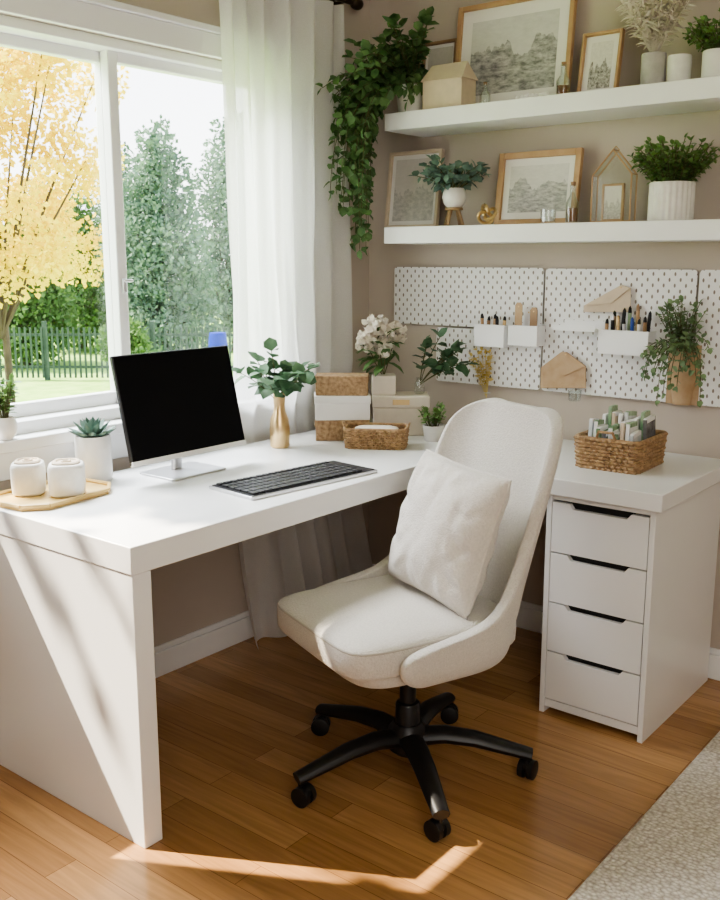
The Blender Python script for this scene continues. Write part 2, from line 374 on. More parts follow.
hw=(X1-X0)/2; hd=(Y1-Y0)/2
c=MB(); c.rng(-hw,-hw+.016,-hd,hd,0,ZT); c.rng(hw-.016,hw,-hd,hd,0,ZT); c.rng(-hw+.016,hw-.016,-hd+.002,hd,ZT-.018,ZT); c.rng(-hw+.016,hw-.016,-hd+.004,hd,.02,.045); c.rng(-hw+.016,hw-.016,hd-.01,hd,.045,ZT-.018)
obj('cabinet_body',c,'lacq',du,bevel=.0015)
zb,zt=.048,ZT-.022; nd=4; dh=(zt-zb)/nd
for k in range(nd):
    a=zb+k*dh+.002; b_=zb+(k+1)*dh-.003; xw=hw-.0185
    n=.094
    poly=[(-xw,a),(xw,a),(xw,b_),(n,b_),(n-.012,b_-.015),(-n+.012,b_-.015),(-n,b_),(-xw,b_)]
    d=obj('drawer',MB().prism(poly,-hd+.001,-hd+.018),'lacq',du,smooth=False)
    c=MB(); c.rng(-xw+.006,xw-.006,-hd+.0185,hd-.06,a+.01,a+.02); obj('drawer_box',c,'lacq',d,smooth=False)
    obj('slot_shade',MB().rng(-n-.004,n+.004,-hd+.0185,-hd+.024,b_-.03,b_+.002),'dark',d,smooth=False)  # near-black sheet behind the notch, paints the shade of the recess
# ------------------------------------------------------------ shelves
for z,lab in ((1.8013,'upper thick white floating shelf on the back wall'),(1.4142,'lower thick white floating shelf on the back wall')):
    s=obj('floating_shelf',MB().rng(.215,2.1,-.24,-.001,z,z+.058),'shelf',bevel=.002); tag(s,lab,'shelf','floating shelves on the back wall')
SU=1.8593; SL=1.4722
# ------------------------------------------------------------ chair
CX,CY,CR=.968,-1.115,math.radians(-21)
ch=thing('desk_chair','cream upholstered swivel desk chair with black five-star wheeled base','chair',(CX,CY,0),CR)
def Cv(a,yb=.2,hw=.25,r=.15):
    s=1 if a>=0 else -1; a=abs(a); q=r*PI/2; k=hw-r
    if a<k: return s*a,yb
    if a<k+q: th=(a-k)/r; return s*(k+r*math.sin(th)),yb-r+r*math.cos(th)
    return s*hw,yb-r-(a-k-q)
rows=[(.365,.48,.84),(.385,.55,.95),(.415,.575,1),(.445,.575,1.01),(.460,.56,1.02),(.470,.51,1.02),(.479,.445,1.02),(.488,.385,1.02),(.505,.335,1.02),(.540,.300,1.01),(.60,.277,1.01),(.69,.262,1.02),(.79,.257,1.03),(.87,.250,1.03),(.92,.236,1.02),(.952,.208,.99),(.973,.165,.95),(.980,.11,.92)]
mb=MB(); nc=28
def shp(s,z,E,k,off=0):
    x,y=Cv(s*E); lean=max(0,z-.44)*.29
    return Vector((x*k,y+lean-(1-k)*.05,z))
for z,E,k in rows:
    for i in range(nc+1): mb.v.append(tuple(shp(-1+2*i/nc,z,E,k)))
for j in range(len(rows)-1):
    for i in range(nc):
        a=j*(nc+1)+i; mb.f.append((a,a+1,a+nc+2,a+nc+1))
bk=obj('back_shell',mb,'fabric',ch,ang=0)
so=bk.modifiers.new('solid','SOLIDIFY'); so.thickness=.034; so.offset=0
sb=bk.modifiers.new('sub','SUBSURF'); sb.levels=2; sb.render_levels=2
mb=MB().sell((0,-.045,.442),(.234,.256,.048),.34,.30,56,20)
mb.v=[(x,y,z+.006*(1-(x/.24)**2)*(1-((y+.045)/.27)**2) if z>.43 else z) for x,y,z in mb.v]
obj('seat_cushion',mb,'fabric',ch,ang=0)
obj('seat_base',MB().sell((0,-.03,.385),(.21,.225,.03),.4,.4,40,12),'fabric',ch,ang=0)
pp=[(.230*math.copysign(abs(math.cos(a))**.30,math.cos(a)),-.045+.252*math.copysign(abs(math.sin(a))**.30,math.sin(a)),.472) for a in [2*PI*(i+.5)/96 for i in range(96)]]
obj('piping',MB().tube(pp,.0035,6,True),'piping',ch)
obj('tilt_mechanism',MB().rng(-.07,.07,-.09,.09,.325,.358),'black',ch,bevel=.008)
obj('gas_column',MB().lathe([(.033,.07),(.033,.20),(.030,.205),(.022,.207),(.022,.33)],24),'black',ch)
obj('hub',MB().lathe([(.035,.06),(.052,.075),(.052,.13),(.038,.148)],24),'black',ch)
for k in range(5):
    a=math.radians(53+72*k); d=Vector((math.cos(a),math.sin(a),0))
    path=[d*.03+Vector((0,0,.108)),d*.10+Vector((0,0,.116)),d*.18+Vector((0,0,.108)),d*.25+Vector((0,0,.091)),d*.33+Vector((0,0,.072))]
    lg=obj('base_leg',MB().tube(path,[.035,.032,.029,.026,.022],12,flat=.7),'black',ch)
    c=MB(); e=d*.318; yaw=random.uniform(0,6.28); fx=Vector((math.cos(yaw),math.sin(yaw),0)); fy=Vector((-fx.y,fx.x,0))
    c.tube([e+Vector((0,0,.07)),e+Vector((0,0,.045))],.008,10)
    for sg in (-1,1):
        wc=e+fy*(.013*sg)+fx*.008+Vector((0,0,.0265)); c.tube([wc-fy*.009,wc-fy*.007,wc+fy*.007,wc+fy*.009],[.021,.0262,.0262,.021],20)
    c.tube([e+fx*.008-fy*.01+Vector((0,0,.035)),e+fx*.008+fy*.01+Vector((0,0,.035))],.02,14)
    obj('caster',c,'black',lg)
lev=MB().tube([(-.05,-.02,.345),(-.16,-.03,.34),(-.20,-.03,.335)],.006,8); obj('height_lever',lev,'black',ch)
def outl(a,b,w,h):
    cr=(abs(a)*abs(b))**5
    return a*w/2*(1-.065*(1-b*b)*abs(a)**3)*(1-.03*cr), b*h/2*(1-.065*(1-a*a)*abs(b)**3)*(1-.03*cr)
def pillow(w,h,t,n=64):
    mb=MB()
    for sgn in (1,-1):
        for_o=len(mb.v)
        for j in range(n+1):
            for i in range(n+1):
                a=-1+2*i/n; b=-1+2*j/n
                f=max(0,(1-abs(a)**2.5)*(1-abs(b)**2.5))**.5
                nz=noise.noise(Vector((a*1.3,b*1.3,sgn*3)))*.010
                rr=math.hypot(a,b); th=math.atan2(b,a)
                c1=1-abs(noise.noise(Vector((a*1.3+b*.7,b*1.1-a*.8,sgn*5+2))))*3.2
                nz-=.006*sstep(0,1,max(0,c1))*min(1,.2+rr)
                c2=1-abs(noise.noise(Vector((a*.8-b*1.7,b*1.4+a*1.9,sgn*9+4))))*4
                nz-=.004*sstep(0,1,max(0,c2))*min(1,.1+rr)
                nz+=.0032*math.sin(th*11+2.5*noise.noise(Vector((a*1.6,b*1.6,9))))*rr**2
                x_,z_=outl(a,b,w,h)
                mb.v.append((x_,sgn*(t*f+nz*min(1,f*1.6)),z_+.003*noise.noise(Vector((a*3,b*3,1)))))
        for j in range(n):
            for i in range(n):
                q=for_o+j*(n+1)+i; fcs=(q,q+1,q+n+2,q+n+1); mb.f.append(fcs if sgn<0 else fcs[::-1])
    return mb
lp=Matrix.Rotation(CR,4,'Z')@Vector((.022,.098,.67))
pl=thing('throw_pillow','square off-white linen cushion propped against the back of the desk chair','cushion',(CX+lp.x,CY+lp.y,.670),CR)
pl.rotation_euler=(-.32,.05,CR+.03)
obj('cover',pillow(.362,.368,.080),'linen',pl,fix=False,ang=0)
e=MB(); ring=[]
for k in range(4):
    for i in range(24):
        a=-1+2*i/24; A,B=[(a,-1),(1,a),(-a,1),(-1,-a)][k]
        x_,z_=outl(A,B,.362,.368); ring.append((x_,0,z_))
e.tube(ring,.003,6,True); obj('edge_seam',e,'linen',pl)
# ------------------------------------------------------------ rug
rg=obj('rug',MB().slabz([(x+2.51,y-1.35) for x,y in rrect(1.90,2.1,.02)],.0005,.018),'rug',bevel=.006,smooth=True)
tag(rg,'chunky woven cream rug on the wood floor','rug')
# ------------------------------------------------------------ monitor & keyboard
bl=unp(133,466,0,.245); brr=unp(246,444,0,.245)
my=(bl.y+brr.y)/2; mw=brr.y-bl.y; zb0=(bl.z+brr.z)/2; ztp=(unp(115,357,0,.175).z+unp(228,344,0,.175).z)/2
mo=thing('monitor','wide black-screened computer monitor on a silver stand','monitor',(.20,my,DT))
tilt=math.atan2(.07,ztp-zb0); hh=math.hypot(.07,ztp-zb0)
RM=Matrix.Translation((.045,0,zb0-DT))@Matrix.Rotation(-tilt,4,'Y')
def tm(mb): mb.v=[tuple(RM@Vector(v)) for v in mb.v]; return mb
obj('housing',tm(MB().rng(-.014,0,-mw/2,mw/2,0,hh)),'black',mo,bevel=.003)
obj('screen',tm(MB().rng(-.001,.0015,-mw/2+.003,mw/2-.003,.013,hh-.003)),'screen',mo,bevel=.0008)
obj('lower_trim',tm(MB().rng(-.012,.0025,-mw/2,mw/2,-.002,.012)),'paper',mo,bevel=.001)
c=MB(); c.tube([(-.03,0,.006),(-.028,0,.04),(-.018,0,.08),(-.008,0,.115)],.02,10,flat=.5); obj('stand_neck',c,'silver',mo)
c=MB().slabz([(x+.0,y) for x,y in rrect(.16,.21,.012)],0,.006); obj('stand_base',c,'silver',mo,bevel=.002)
ka=Vector((.513,-1.315,0)); kb=Vector((.565,-.835,0)); kc=(ka+kb)/2; kang=math.atan2((kb-ka).y,(kb-ka).x)
kd=thing('keyboard','black-keyed slim silver keyboard lying in front of the monitor','keyboard',(kc.x,kc.y,DT),kang)
KB=1.05; KY=1.22
obj('base_plate',MB().slabz(rrect(.455*KB,.158*KY,.006),0,.009),'silver',kd,bevel=.001)
obj('keybed',MB().slabz(rrect(.442*KB,.147*KY,.004),.009,.0105),'key',kd)
c=MB()
for r in range(6):
    ky=(.0585-.0233*r)*KY; hk=(.0195 if r else .013)*KY
    if r==5: ws=[.019]*3+[.026,.11,.026]+[.019]*3
    else: ws=[.019]*14
    xk=-.213
    for wk in ws:
        c.box(((xk+wk/2)*KB,ky,.013),(wk*KB-.001,hk,.006)); xk+=wk+.003
    for q in range(4):
        c.box(((xk+.01+q*.0225)*KB,ky,.013),(.0185*KB,hk,.006)); 
obj('keys',c,'key',kd,bevel=.001)
# ------------------------------------------------------------ plants helpers
def sprig(ms,ml,p,d,ln,nl,Ln,W,droop=1.0,r=.0014,rnd=.7,start=.15,fold=.12,jit=.25):
    p=Vector(p); d=Vector(d).normalized(); steps=max(6,nl); st=ln/steps; pts=[p.copy()]
    side=random.uniform(0,6.28)
    for i in range(steps):
        d=(d+Vector((0,0,-droop*st))+rv()*jit*st*4).normalized(); p=p+d*st; pts.append(p.copy())
        if i/steps>=start:
            side+=2.4; a=d.cross(Vector((0,0,1)));
            if a.length<.05: a=Vector((1,0,0))
            a.normalize(); b=d.cross(a); od=(a*math.cos(side)+b*math.sin(side)+d*.5).normalized()
            s=random.uniform(.7,1.15); ml.leaf(p,od,(Vector((0,0,1))+rv()*.5),Ln*s,W*s,random.uniform(0,.4),fold,rnd)
    ml.leaf(p,d,Vector((0,0,1))+rv()*.3,Ln,W,.2,fold,rnd)
    ms.tube(pts,[r]*len(pts),5)
def pot(parent,r,h,m='ceram',z=0,shape='taper',rib=0,ribn=24):
    if shape=='taper': pr=[(r*.72,0),(r*.80,h*.06),(r*.98,h*.92),(r,h),(r*.92,h),(r*.90,h*.85),(0.0,h*.84)]
    elif shape=='round': pr=[(r*.55,0),(r*.85,h*.2),(r,h*.5),(r*.93,h*.8),(r*.78,h),(r*.70,h),(r*.72,h*.86),(0.0,h*.85)]
    else: pr=[(r*.93,0),(r,h*.06),(r,h*.97),(r*.97,h),(r*.9,h),(r*.88,h*.88),(0,h*.87)]
    o=obj('pot',MB().lathe([(a,b+z) for a,b in pr],120 if rib else 32,rib=rib,ribn=ribn),m,parent)
    obj('soil',MB().lathe([(r*.86,z+h*.85),(0,z+h*.9)],20),'soil',parent); return o
def bush(parent,z,n,ln,spread,nl,Ln,W,m,droop=1.5,up=1.0,rnd=.7,r=.0014,r0=.02,jit=.25):
    ms,ml=MB(),MB()
    for i in range(n):
        a=random.uniform(0,6.28); sprig(ms,ml,(r0*math.cos(a)*random.random(),r0*math.sin(a)*random.random(),z),(math.cos(a)*spread*random.uniform(.2,1),math.sin(a)*spread*random.uniform(.2,1),up),ln*random.uniform(.6,1.1),nl,Ln,W,droop,r,rnd,jit=jit)
    obj('stems',ms,'stem',parent); obj('foliage',ml,m,parent,fix=False,ang=0)
# ------------------------------------------------------------ desk items
vp=unp(280,447,2,DT)
v=thing('flower_vase','gold metal bottle vase with round-leaved green cuttings beside the curtain','vase',(vp.x,vp.y,DT))
obj('vessel',MB().lathe([(.028,0),(.033,.006),(.034,.06),(.031,.095),(.021,.12),(.0185,.14),(.0215,.182),(.019,.182),(.016,.14),(0,.13)],36),'gold',v)
bush(v,.15,14,.165,.8,8,.050,.048,'leafe',droop=3.0,rnd=1,r0=.01)
ty=thing('tray','octagonal golden wooden tray near the window holding two white cups','tray',(.156,-1.622,DT),.12)
o8=[(-.06,-.15),(.06,-.15),(.108,-.10),(.108,.10),(.06,.15),(-.06,.15),(-.105,.10),(-.105,-.10)]
obj('tray_base',MB().slabz(o8,0,.008),'tray',ty,bevel=.002)
rim=MB()
for i in range(8):
    a=Vector(o8[i]+(0,)); b_=Vector(o8[(i+1)%8]+(0,)); rim.tube([a+Vector((0,0,.012)),b_+Vector((0,0,.012))],.0055,8)
obj('tray_rim',rim,'tray',ty)
for (x,y,lab,s) in ((.200,-1.602,'squarish white ceramic cup with beige lid, nearer one on the tray',1.0),(.112,-1.660,'squarish white ceramic cup with beige lid, one beside the window on the tray',.92)):
    k=thing('lidded_cup',lab,'cup',(x,y,DT+.0085),HEAD+.2,'white cups on the tray')
    obj('cup_body',MB().lathe([(.038*s,0),(.045*s,.006),(.047*s,.03),(.047*s,.074),(.044*s,.083),(.040*s,.086),(.036*s,.086),(.036*s,.080),(0,.080)],72,sq=.6),'ribc',k)
    obj('lid',MB().lathe([(.0355*s,.0805),(.0365*s,.089),(.033*s,.092),(.026,.092),(.024,.089),(.014,.089),(.012,.093),(.008,.093),(.006,.088),(0,.088)],40,sq=.75),'kraftl',k)
k=thing('potted_succulent','spiky green agave succulent in a tall white pot behind the tray','plant',(.080,-1.428,DT))
pot(k,.051,.13,'ceram',shape='cyl')
ml=MB()
for ring_,(n_,tilt_,L_) in enumerate(((10,.2,.068),(9,.55,.064),(8,.95,.056),(5,1.3,.048))):
    for i in range(n_):
        a=2*PI*i/n_+ring_*.4; d=Vector((math.cos(a)*math.cos(tilt_),math.sin(a)*math.cos(tilt_),math.sin(tilt_)))
        for th in (0,.002): ml.leaf(Vector((0,0,.12))+d*.008-Vector((0,0,th)),d,Vector((0,0,1)),L_,.024,-.25,.18,.6)
obj('rosette',ml,'leafb',k,fix=False,ang=0)
spy=unp(5,425,0,-.033).y
k=thing('sill_plant','short leafy plant in a rounded white pot on the window sill','plant',(-.033,spy,WZ0+.0045))
pot(k,.033,.062,'ceram',shape='round')
bush(k,.05,30,.10,.35,6,.026,.014,'leafm',droop=1.2,rnd=.5,r0=.01)
def CLw(D,L): return CAM.x+FW.x*D+RT.x*L, CAM.y+FW.y*D+RT.y*L
bx,by=CLw(3.345,-.062)
zz=DT
for (w_,d_,h_,m_,lab,r_) in ((.19,.108,.073,'boxk','brown woven-look storage box at the bottom of the box stack',HEAD),(.195,.112,.085,'paper','plain white storage box in the middle of the box stack',HEAD+.05),(.186,.106,.068,'boxk','brown storage box with lid on top of the box stack',HEAD-.03)):
    b0=thing('storage_box',lab,'box',(bx,by,zz+.0003),r_,'stacked storage boxes')
    obj('box_body',MB().rng(-w_/2+.003,w_/2-.003,-d_/2+.003,d_/2-.003,0,h_*.72),m_,b0,bevel=.002)
    obj('box_lid',MB().rng(-w_/2,w_/2,-d_/2,d_/2,h_*.66,h_),m_,b0,bevel=.003)
    zz+=h_
def wicker(parent,w,d,h,rows_,r=.012,m='wick',flare=.06,freq=46):
    mb=MB()
    for k in range(rows_):
        t_=k/(rows_-1); f=1+flare*t_; base=rrect(w*f,d*f,.02,4); pts=[]
        P=[Vector(p+(0,)) for p in base]
        out_=[]; n=len(P)
        for i in range(n):
            a,b_=P[i],P[(i+1)%n]; m_=max(1,int((b_-a).length/.006))
            for q in range(m_): out_.append(a.lerp(b_,q/m_))
        N_=len(out_)
        for i,pnt in enumerate(out_):
            nrm=Vector((pnt.x/(w/2)**1.2,pnt.y/(d/2)**1.2,0)).normalized()
            s_=math.sin(2*PI*i*freq/N_+(k%2)*PI); pts.append(pnt+nrm*(.0038*s_)+Vector((0,0,.004+(h-.008)*t_)))
        mb.tube(pts,h/rows_*.55,5,True)
    obj('woven_side',mb,m,parent)
    obj('liner',MB().slabz(rrect(w-.008,d-.008,.02,4),.001,.005),m,parent)
    f=1+flare; obj('rim',MB().tube([(x*f,y*f,h) for x,y in rrect(w,d,.02,5)],.005,6,True),m,parent)
x_,y_=CLw(3.2,.055)
k=thing('wicker_basket','small low brown wicker basket on the desk in front of the stacked boxes','basket',(x_,y_,DT),HEAD-.12)
wicker(k,.195,.115,.066,8,freq=34)
for s in (-1,1): obj('handle',MB().tube([(s*.105,-.02,.066),(s*.112,-.012,.08),(s*.112,.012,.08),(s*.105,.02,.066)],.0035,6),'wick',k)
c=thing('folded_cloth','folded cream cloth inside the small wicker basket','cloth',(x_,y_,DT+.006),HEAD-.12)
obj('cloth_layer',MB().sell((0,0,.032),(.08,.045,.031),.5,.4,30,12),'creamw',c,ang=0)
x_,y_=CLw(3.465,.146)
k=thing('cream_box','pale cream lidded keepsake box on the desk behind the wicker basket','box',(x_,y_,DT),HEAD)
obj('box_body',MB().rng(-.098,.098,-.068,.068,0,.10),'creamw',k,bevel=.003); obj('box_lid',MB().rng(-.102,.102,-.072,.072,.10,.142),'creamw',k,bevel=.004)
obj('label_plate',MB().rng(-.03,.03,-.0735,-.0715,.112,.13),'brass',k)
fx,fy=CLw(3.465,.085)
k=thing('flower_pot','cream hydrangea blooms in a cream square pot behind the stacked boxes','plant',(fx,fy,DT+.1425),HEAD)
obj('pot',MB().rng(-.043,.043,-.045,.045,0,.07),'creamw',k,bevel=.004)
ms,ml,pt=MB(),MB(),MB()
for (cx_,cz_,r_) in ((-.062,.188,.030),(.006,.172,.032),(-.024,.238,.036),(.044,.220,.026)):
    for i in range(75):
        d=rv().normalized(); p=Vector((cx_,0,cz_))+d*r_*random.uniform(.35,1.1)
        pt.leaf(p,(d+rv()*1.1).normalized(),d,.026,.022,.3,.2,1)
    ms.tube([(0,0,.06),(cx_*.5,0,cz_*.6),(cx_,0,cz_)],.002,6)
for i in range(40):
    a=random.uniform(0,6.28); d=Vector((math.cos(a)*.9-.3,math.sin(a)*.5,random.uniform(-.3,.8))); ml.leaf(Vector((0,0,random.uniform(.08,.19)))+d*.025,d,Vector((0,0,1)),.07,.034,.4,.15,.7)
obj('stems',ms,'stem',k); obj('blooms',pt,'petal',k,fix=False,ang=0); obj('foliage',ml,'leafd',k,fix=False,ang=0)
gx,gy=CLw(3.465,.215)
k=thing('bud_vase','small clear glass vase of leaning eucalyptus cuttings on the cream box','vase',(gx,gy,DT+.1425))
obj('vessel',MB().lathe([(.016,0),(.02,.01),(.018,.035),(.011,.05),(.013,.058),(.010,.058),(.009,.05),(.015,.03),(0,.006)],24),'glass',k)
ms,ml=MB(),MB()
for i in range(10):
    a=random.uniform(-.1,1.1); sprig(ms,ml,(0,0,.03),(RT.x*a,RT.y*a,.9),random.uniform(.12,.19),7,.046,.040,3.2,.0015,1)
obj('stems',ms,'stem',k); obj('foliage',ml,'leafe',k,fix=False,ang=0)
sx_,sy_=CLw(3.305,.255)
k=thing('potted_succulent','tiny green succulent in a small white pot at the inner desk corner','plant',(sx_,sy_,DT))
pot(k,.038,.055,'ceram'); bush(k,.045,18,.07,.8,6,.022,.015,'leafm',droop=1,rnd=.9)
BX,BY=1.172,-.292
k=thing('rattan_basket','open rattan basket of card packets on the right end of the worktop','basket',(BX,BY,DT),.03)
wicker(k,.19,.225,.095,9,freq=42)
for s in (-1,1):
    obj('handle',MB().tube([(-.03,s*.12,.095),(-.022,s*.124,.118),(.022,s*.124,.118),(.03,s*.12,.095)],.0045,6),'wick',k)
cards=[('card_b','pale grey'),('paper','white'),('card_g','green and white'),('card_d','charcoal'),('paper','cream-edged white'),('card_g','leafy green'),('kraftl','tan'),('paper','plain white'),('card_b','mottled pale')]
spots=['nearest the chair','second from the chair','third from the chair','fourth from the chair','in the middle','fourth from the right','third from the right','second from the right','at the right end']
for row_,(yo,rn) in enumerate(((-.052,'front row'),(.050,'back row'))):
    for i,sp_ in enumerate(spots):
        m_,cn=cards[(i+row_*4)%9]
        px=-.072+.018*i+random.uniform(-.001,.001); hgt=random.uniform(.095,.135)+.030*row_; lw=random.uniform(.05,.080)
        o=thing('card_packet','%s card packet in the rattan basket, %s, %s'%(cn,rn,sp_),'packet',(BX+px,BY+yo,DT+.0085),.03+random.uniform(-.09,.09),'card packets in the rattan basket')
        o.rotation_euler=(random.uniform(-.12,.12),0,o.rotation_euler[2])
        obj('sleeve',MB().rng(-.0055,.0055,-lw/2,lw/2,.005,hgt),m_,o,bevel=.001)
        obj('folded_edge',MB().rng(-.006,.006,-lw*.42,lw*.42,hgt-.010,hgt+.003),('paper','card_g','paper')[i%3],o)
# ------------------------------------------------------------ frames on shelves
def frame(name,label,u0,u1,vtop,zbase,y,fw,m,art,matw=.03,lean=.10,depth=.02,vm='mount',cat='picture frame'):
    xa,xb=xat(u0,y,zbase+.1),xat(u1,y,zbase+.1); xc=(xa+xb)/2; w=xb-xa
    h=zat(vtop,xc,y+lean*.2)-zbase; 
    k=thing(name,label,cat,(xc,y,zbase+.0008),0); k.rotation_euler=(-lean,0,0)
    c=MB(); c.rng(-w/2,-w/2+fw,0,depth,0,h); c.rng(w/2-fw,w/2,0,depth,0,h); c.rng(-w/2+fw,w/2-fw,0,depth,0,fw); c.rng(-w/2+fw,w/2-fw,0,depth,h-fw,h)
    obj('frame_border',c,m,k,bevel=.002)
    obj('mat_board',MB().rng(-w/2+fw,w/2-fw,depth*.6,depth*.8,fw,h-fw),vm,k,smooth=False)
    obj('print',MB().rng(-w/2+fw+matw,w/2-fw-matw,depth*.55,depth*.6,fw+matw,h-fw-matw),art,k,smooth=False)
    obj('backing_board',MB().rng(-w/2+.003,w/2-.003,depth*.82,depth*.98,.003,h-.003),'kraft',k,smooth=False)
    return k
frame('picture_frame','large oak frame with grey landscape print and wide white mat on the upper shelf',452,568,-4,SU,-.075,.017,'oak',artmat(2.1,(.17,.17,.17),(.68,.67,.64),hz=.62),.04,.09)
frame('picture_frame','dark slim frame half hidden behind the cream house box',418,452,40,SU,-.05,.01,'oakd',artmat(5.1,base=(.6,.57,.5)),.012,.1)
frame('picture_frame','small gold-wood frame with a dark sketch leaning on the upper shelf',577,617,30,SU,-.11,.010,'oak',artmat(3.3,(.12,.11,.10)),.02,.16)
frame('picture_frame','pale wooden frame with faint print at the left end of the lower shelf',384,436,150,SL,-.07,.012,'kraftl',artmat(8.3,(.42,.41,.39),(.70,.67,.62)),.016,.12)
frame('picture_frame','thick oak frame with mountain sketch on the lower shelf',494,576,150,SL,-.085,.021,'oak',artmat(6.6,(.26,.26,.25),(.74,.72,.68),hz=.6),.024,.12)
# ------------------------------------------------------------ upper shelf items
ix,iy=.275,-.165
k=thing('trailing_plant','large trailing leafy vine in a cream pot on the left end of the upper shelf','plant',(ix,iy,SU))
pot(k,.055,.095,'ribc')
ms,ml=MB(),MB()
for i in range(44):
    # separate long strands that arch out of the pot and then hang straight down
    a=random.uniform(PI*1.04,PI*1.44); s_=random.uniform(.6,3.0)
    ln=random.uniform(.36,.66) if random.random()<.65 else random.uniform(.25,.4)
    sprig(ms,ml,(.03*math.cos(a),.03*math.sin(a),.09),(math.cos(a)*s_,math.sin(a)*s_,.8),ln,int(ln*34),.036,.030,random.uniform(6.5,15),.0012,.8,.08,jit=.4)
for i in range(46):
    a=random.uniform(PI*1.0,PI*1.55); s_=random.uniform(.5,2.6)
    sprig(ms,ml,(.02*math.cos(a),.02*math.sin(a),.09),(math.cos(a)*s_,math.sin(a)*s_,.8),random.uniform(.18,.34),10,.038,.032,random.uniform(3,7),.0012,.8,.1,jit=.55)
for i in range(42):
    a=random.uniform(0,6.28)
    sprig(ms,ml,(.02*math.cos(a),.02*math.sin(a),.09),(math.cos(a)*.6-.35,math.sin(a)*.4-.25,1),random.uniform(.12,.24),10,.040,.034,3,.0012,.8,.1)
for i in range(16):
    a=random.uniform(PI*1.2,PI*1.9); sprig(ms,ml,(.03*math.cos(a),.03*math.sin(a),.09),(math.cos(a),math.sin(a),.5),random.uniform(.10,.17),8,.038,.032,10,.0012,.8,.1)
xhb=xat(429,-.17,SU+.05)-.008
def clampv(mb):
    out=[]
    for x,y,z in mb.v:
        wx,wy=x+ix,y+iy
        if wy>-.012: wy=-.012-(wy+.012)*.3
        if wx<.078: wx=.078-(wx-.078)*.15
        if wx>xhb and z<.2: wx=xhb-(wx-xhb)*.15
        if wx>.205 and wy>-.25 and z<.004: 
            da,db=wx-.205,wy+.25
            if min(da,db)>.035: z=.003+.002*random.random()
            elif da<db: wx=.205-da*.2
            else: wy=-.25-.01*random.random()
        out.append((wx-ix,wy-iy,z))
    mb.v=out
clampv(ml); clampv(ms)
obj('stems',ms,'stem',k); obj('foliage',ml,'leafd',k,fix=False,ang=0)
xa=xat(429,-.17,SU+.05); xb=xat(468,-.17,SU+.05); hx=(xa+xb)/2; hw_=xb-xa
ht=zat(64,hx,-.15)-SU
k=thing('house_box','cream wooden house-shaped box on the upper shelf beside the trailing vine','box',(hx,-.165,SU))
obj('house_body',MB().prism([(-hw_/2,0),(hw_/2,0),(hw_/2,ht*.62),(0,ht*.68),(-hw_/2,ht*.62)],-.045,.045),'kraftl',k,bevel=.002)
r=MB(); r.add([(-hw_/2-.006,-.05,ht*.62),(hw_/2+.006,-.05,ht*.62),(hw_/2-.008,0,ht),(-hw_/2+.008,0,ht),(-hw_/2-.006,.05,ht*.62),(hw_/2+.006,.05,ht*.62)],[(0,1,2,3),(3,2,5,4),(0,3,4),(1,5,2),(0,4,5,1)])
obj('roof',r,'kraftl',k,smooth=False)
def bottle(label,u,y,zb,r_,h,m='glass',stuff=None,cat='bottle',name='glass_bottle',stopper='oakd'):
    x=xat(u,y,zb+.03); k=thing(name,label,cat,(x,y,zb))
    obj('vessel',MB().lathe([(r_*.9,0),(r_,.004),(r_,h*.55),(r_*.45,h*.72),(r_*.42,h*.95),(r_*.5,h),(r_*.38,h),(r_*.33,h*.75),(r_*.9,h*.52),(r_*.9,.006),(0,.006)],24),m,k)
    if stuff: obj('contents',MB().lathe([(r_*.86,.007),(r_*.86,h*.4),(0,h*.41)],20),stuff,k)
    obj('stopper',MB().lathe([(r_*.32,h*.97),(r_*.38,h*1.08),(0,h*1.09)],16),stopper,k); return k
bottle('small clear glass bottle with cork in front of the large oak frame',485,-.17,SU,.018,.07)
bottle('amber-filled glass bottle between the large frame and the small gold frame',563,-.13,SU,.022,.105,stuff='amber')
bottle('glass bottle of amber liquid beside the thick oak frame on the lower shelf',572,-.15,SL,.021,.12,stuff='amber')
k=thing('bead_garland','short strand of white wooden beads lying on the upper shelf','garland',(xat(532,-.2,SU+.01),-.2,SU))
c=MB()
for i in range(11): c.sell((-.05+.0105*i,.008*math.sin(i*1.1),.0085),(.0085,.0085,.0085),1,1,14,9)
obj('beads',c,'paper',k,ang=0)
for (u,r_,h_,lab,m_) in ((653,.036,.10,'grey concrete pot holding feathery dried white stems, left of its pair','grey'),(679,.034,.085,'empty pale stone pot beside the feathery dried stems','ribc')):
    x=xat(u,-.14,SU+.04); k=thing('concrete_pot',lab,'pot',(x,-.14,SU),0,'small pots on the upper shelf')
    pot(k,r_,h_,m_,shape='cyl')
    if u==653:
        ms,ml=MB(),MB()
        for i in range(44):
            a=random.uniform(0,6.28); s_=random.uniform(.1,.6); sprig(ms,ml,(0,0,h_*.8),(math.cos(a)*s_,math.sin(a)*s_*.6,1),random.uniform(.15,.26),28,.038,.009,1.4,.001,.4,.25)
        obj('stems',ms,'dry',k); obj('plumes',ml,'dry',k,fix=False,ang=0)
x=xat(718,-.14,SU+.04); k=thing('potted_plant','small-leaved green plant in a white pot at the right of the upper shelf','plant',(x,-.14,SU))
pot(k,.045,.085,'ceram',shape='cyl'); bush(k,.07,75,.11,1.1,11,.018,.014,'leafm',droop=3,rnd=.9)
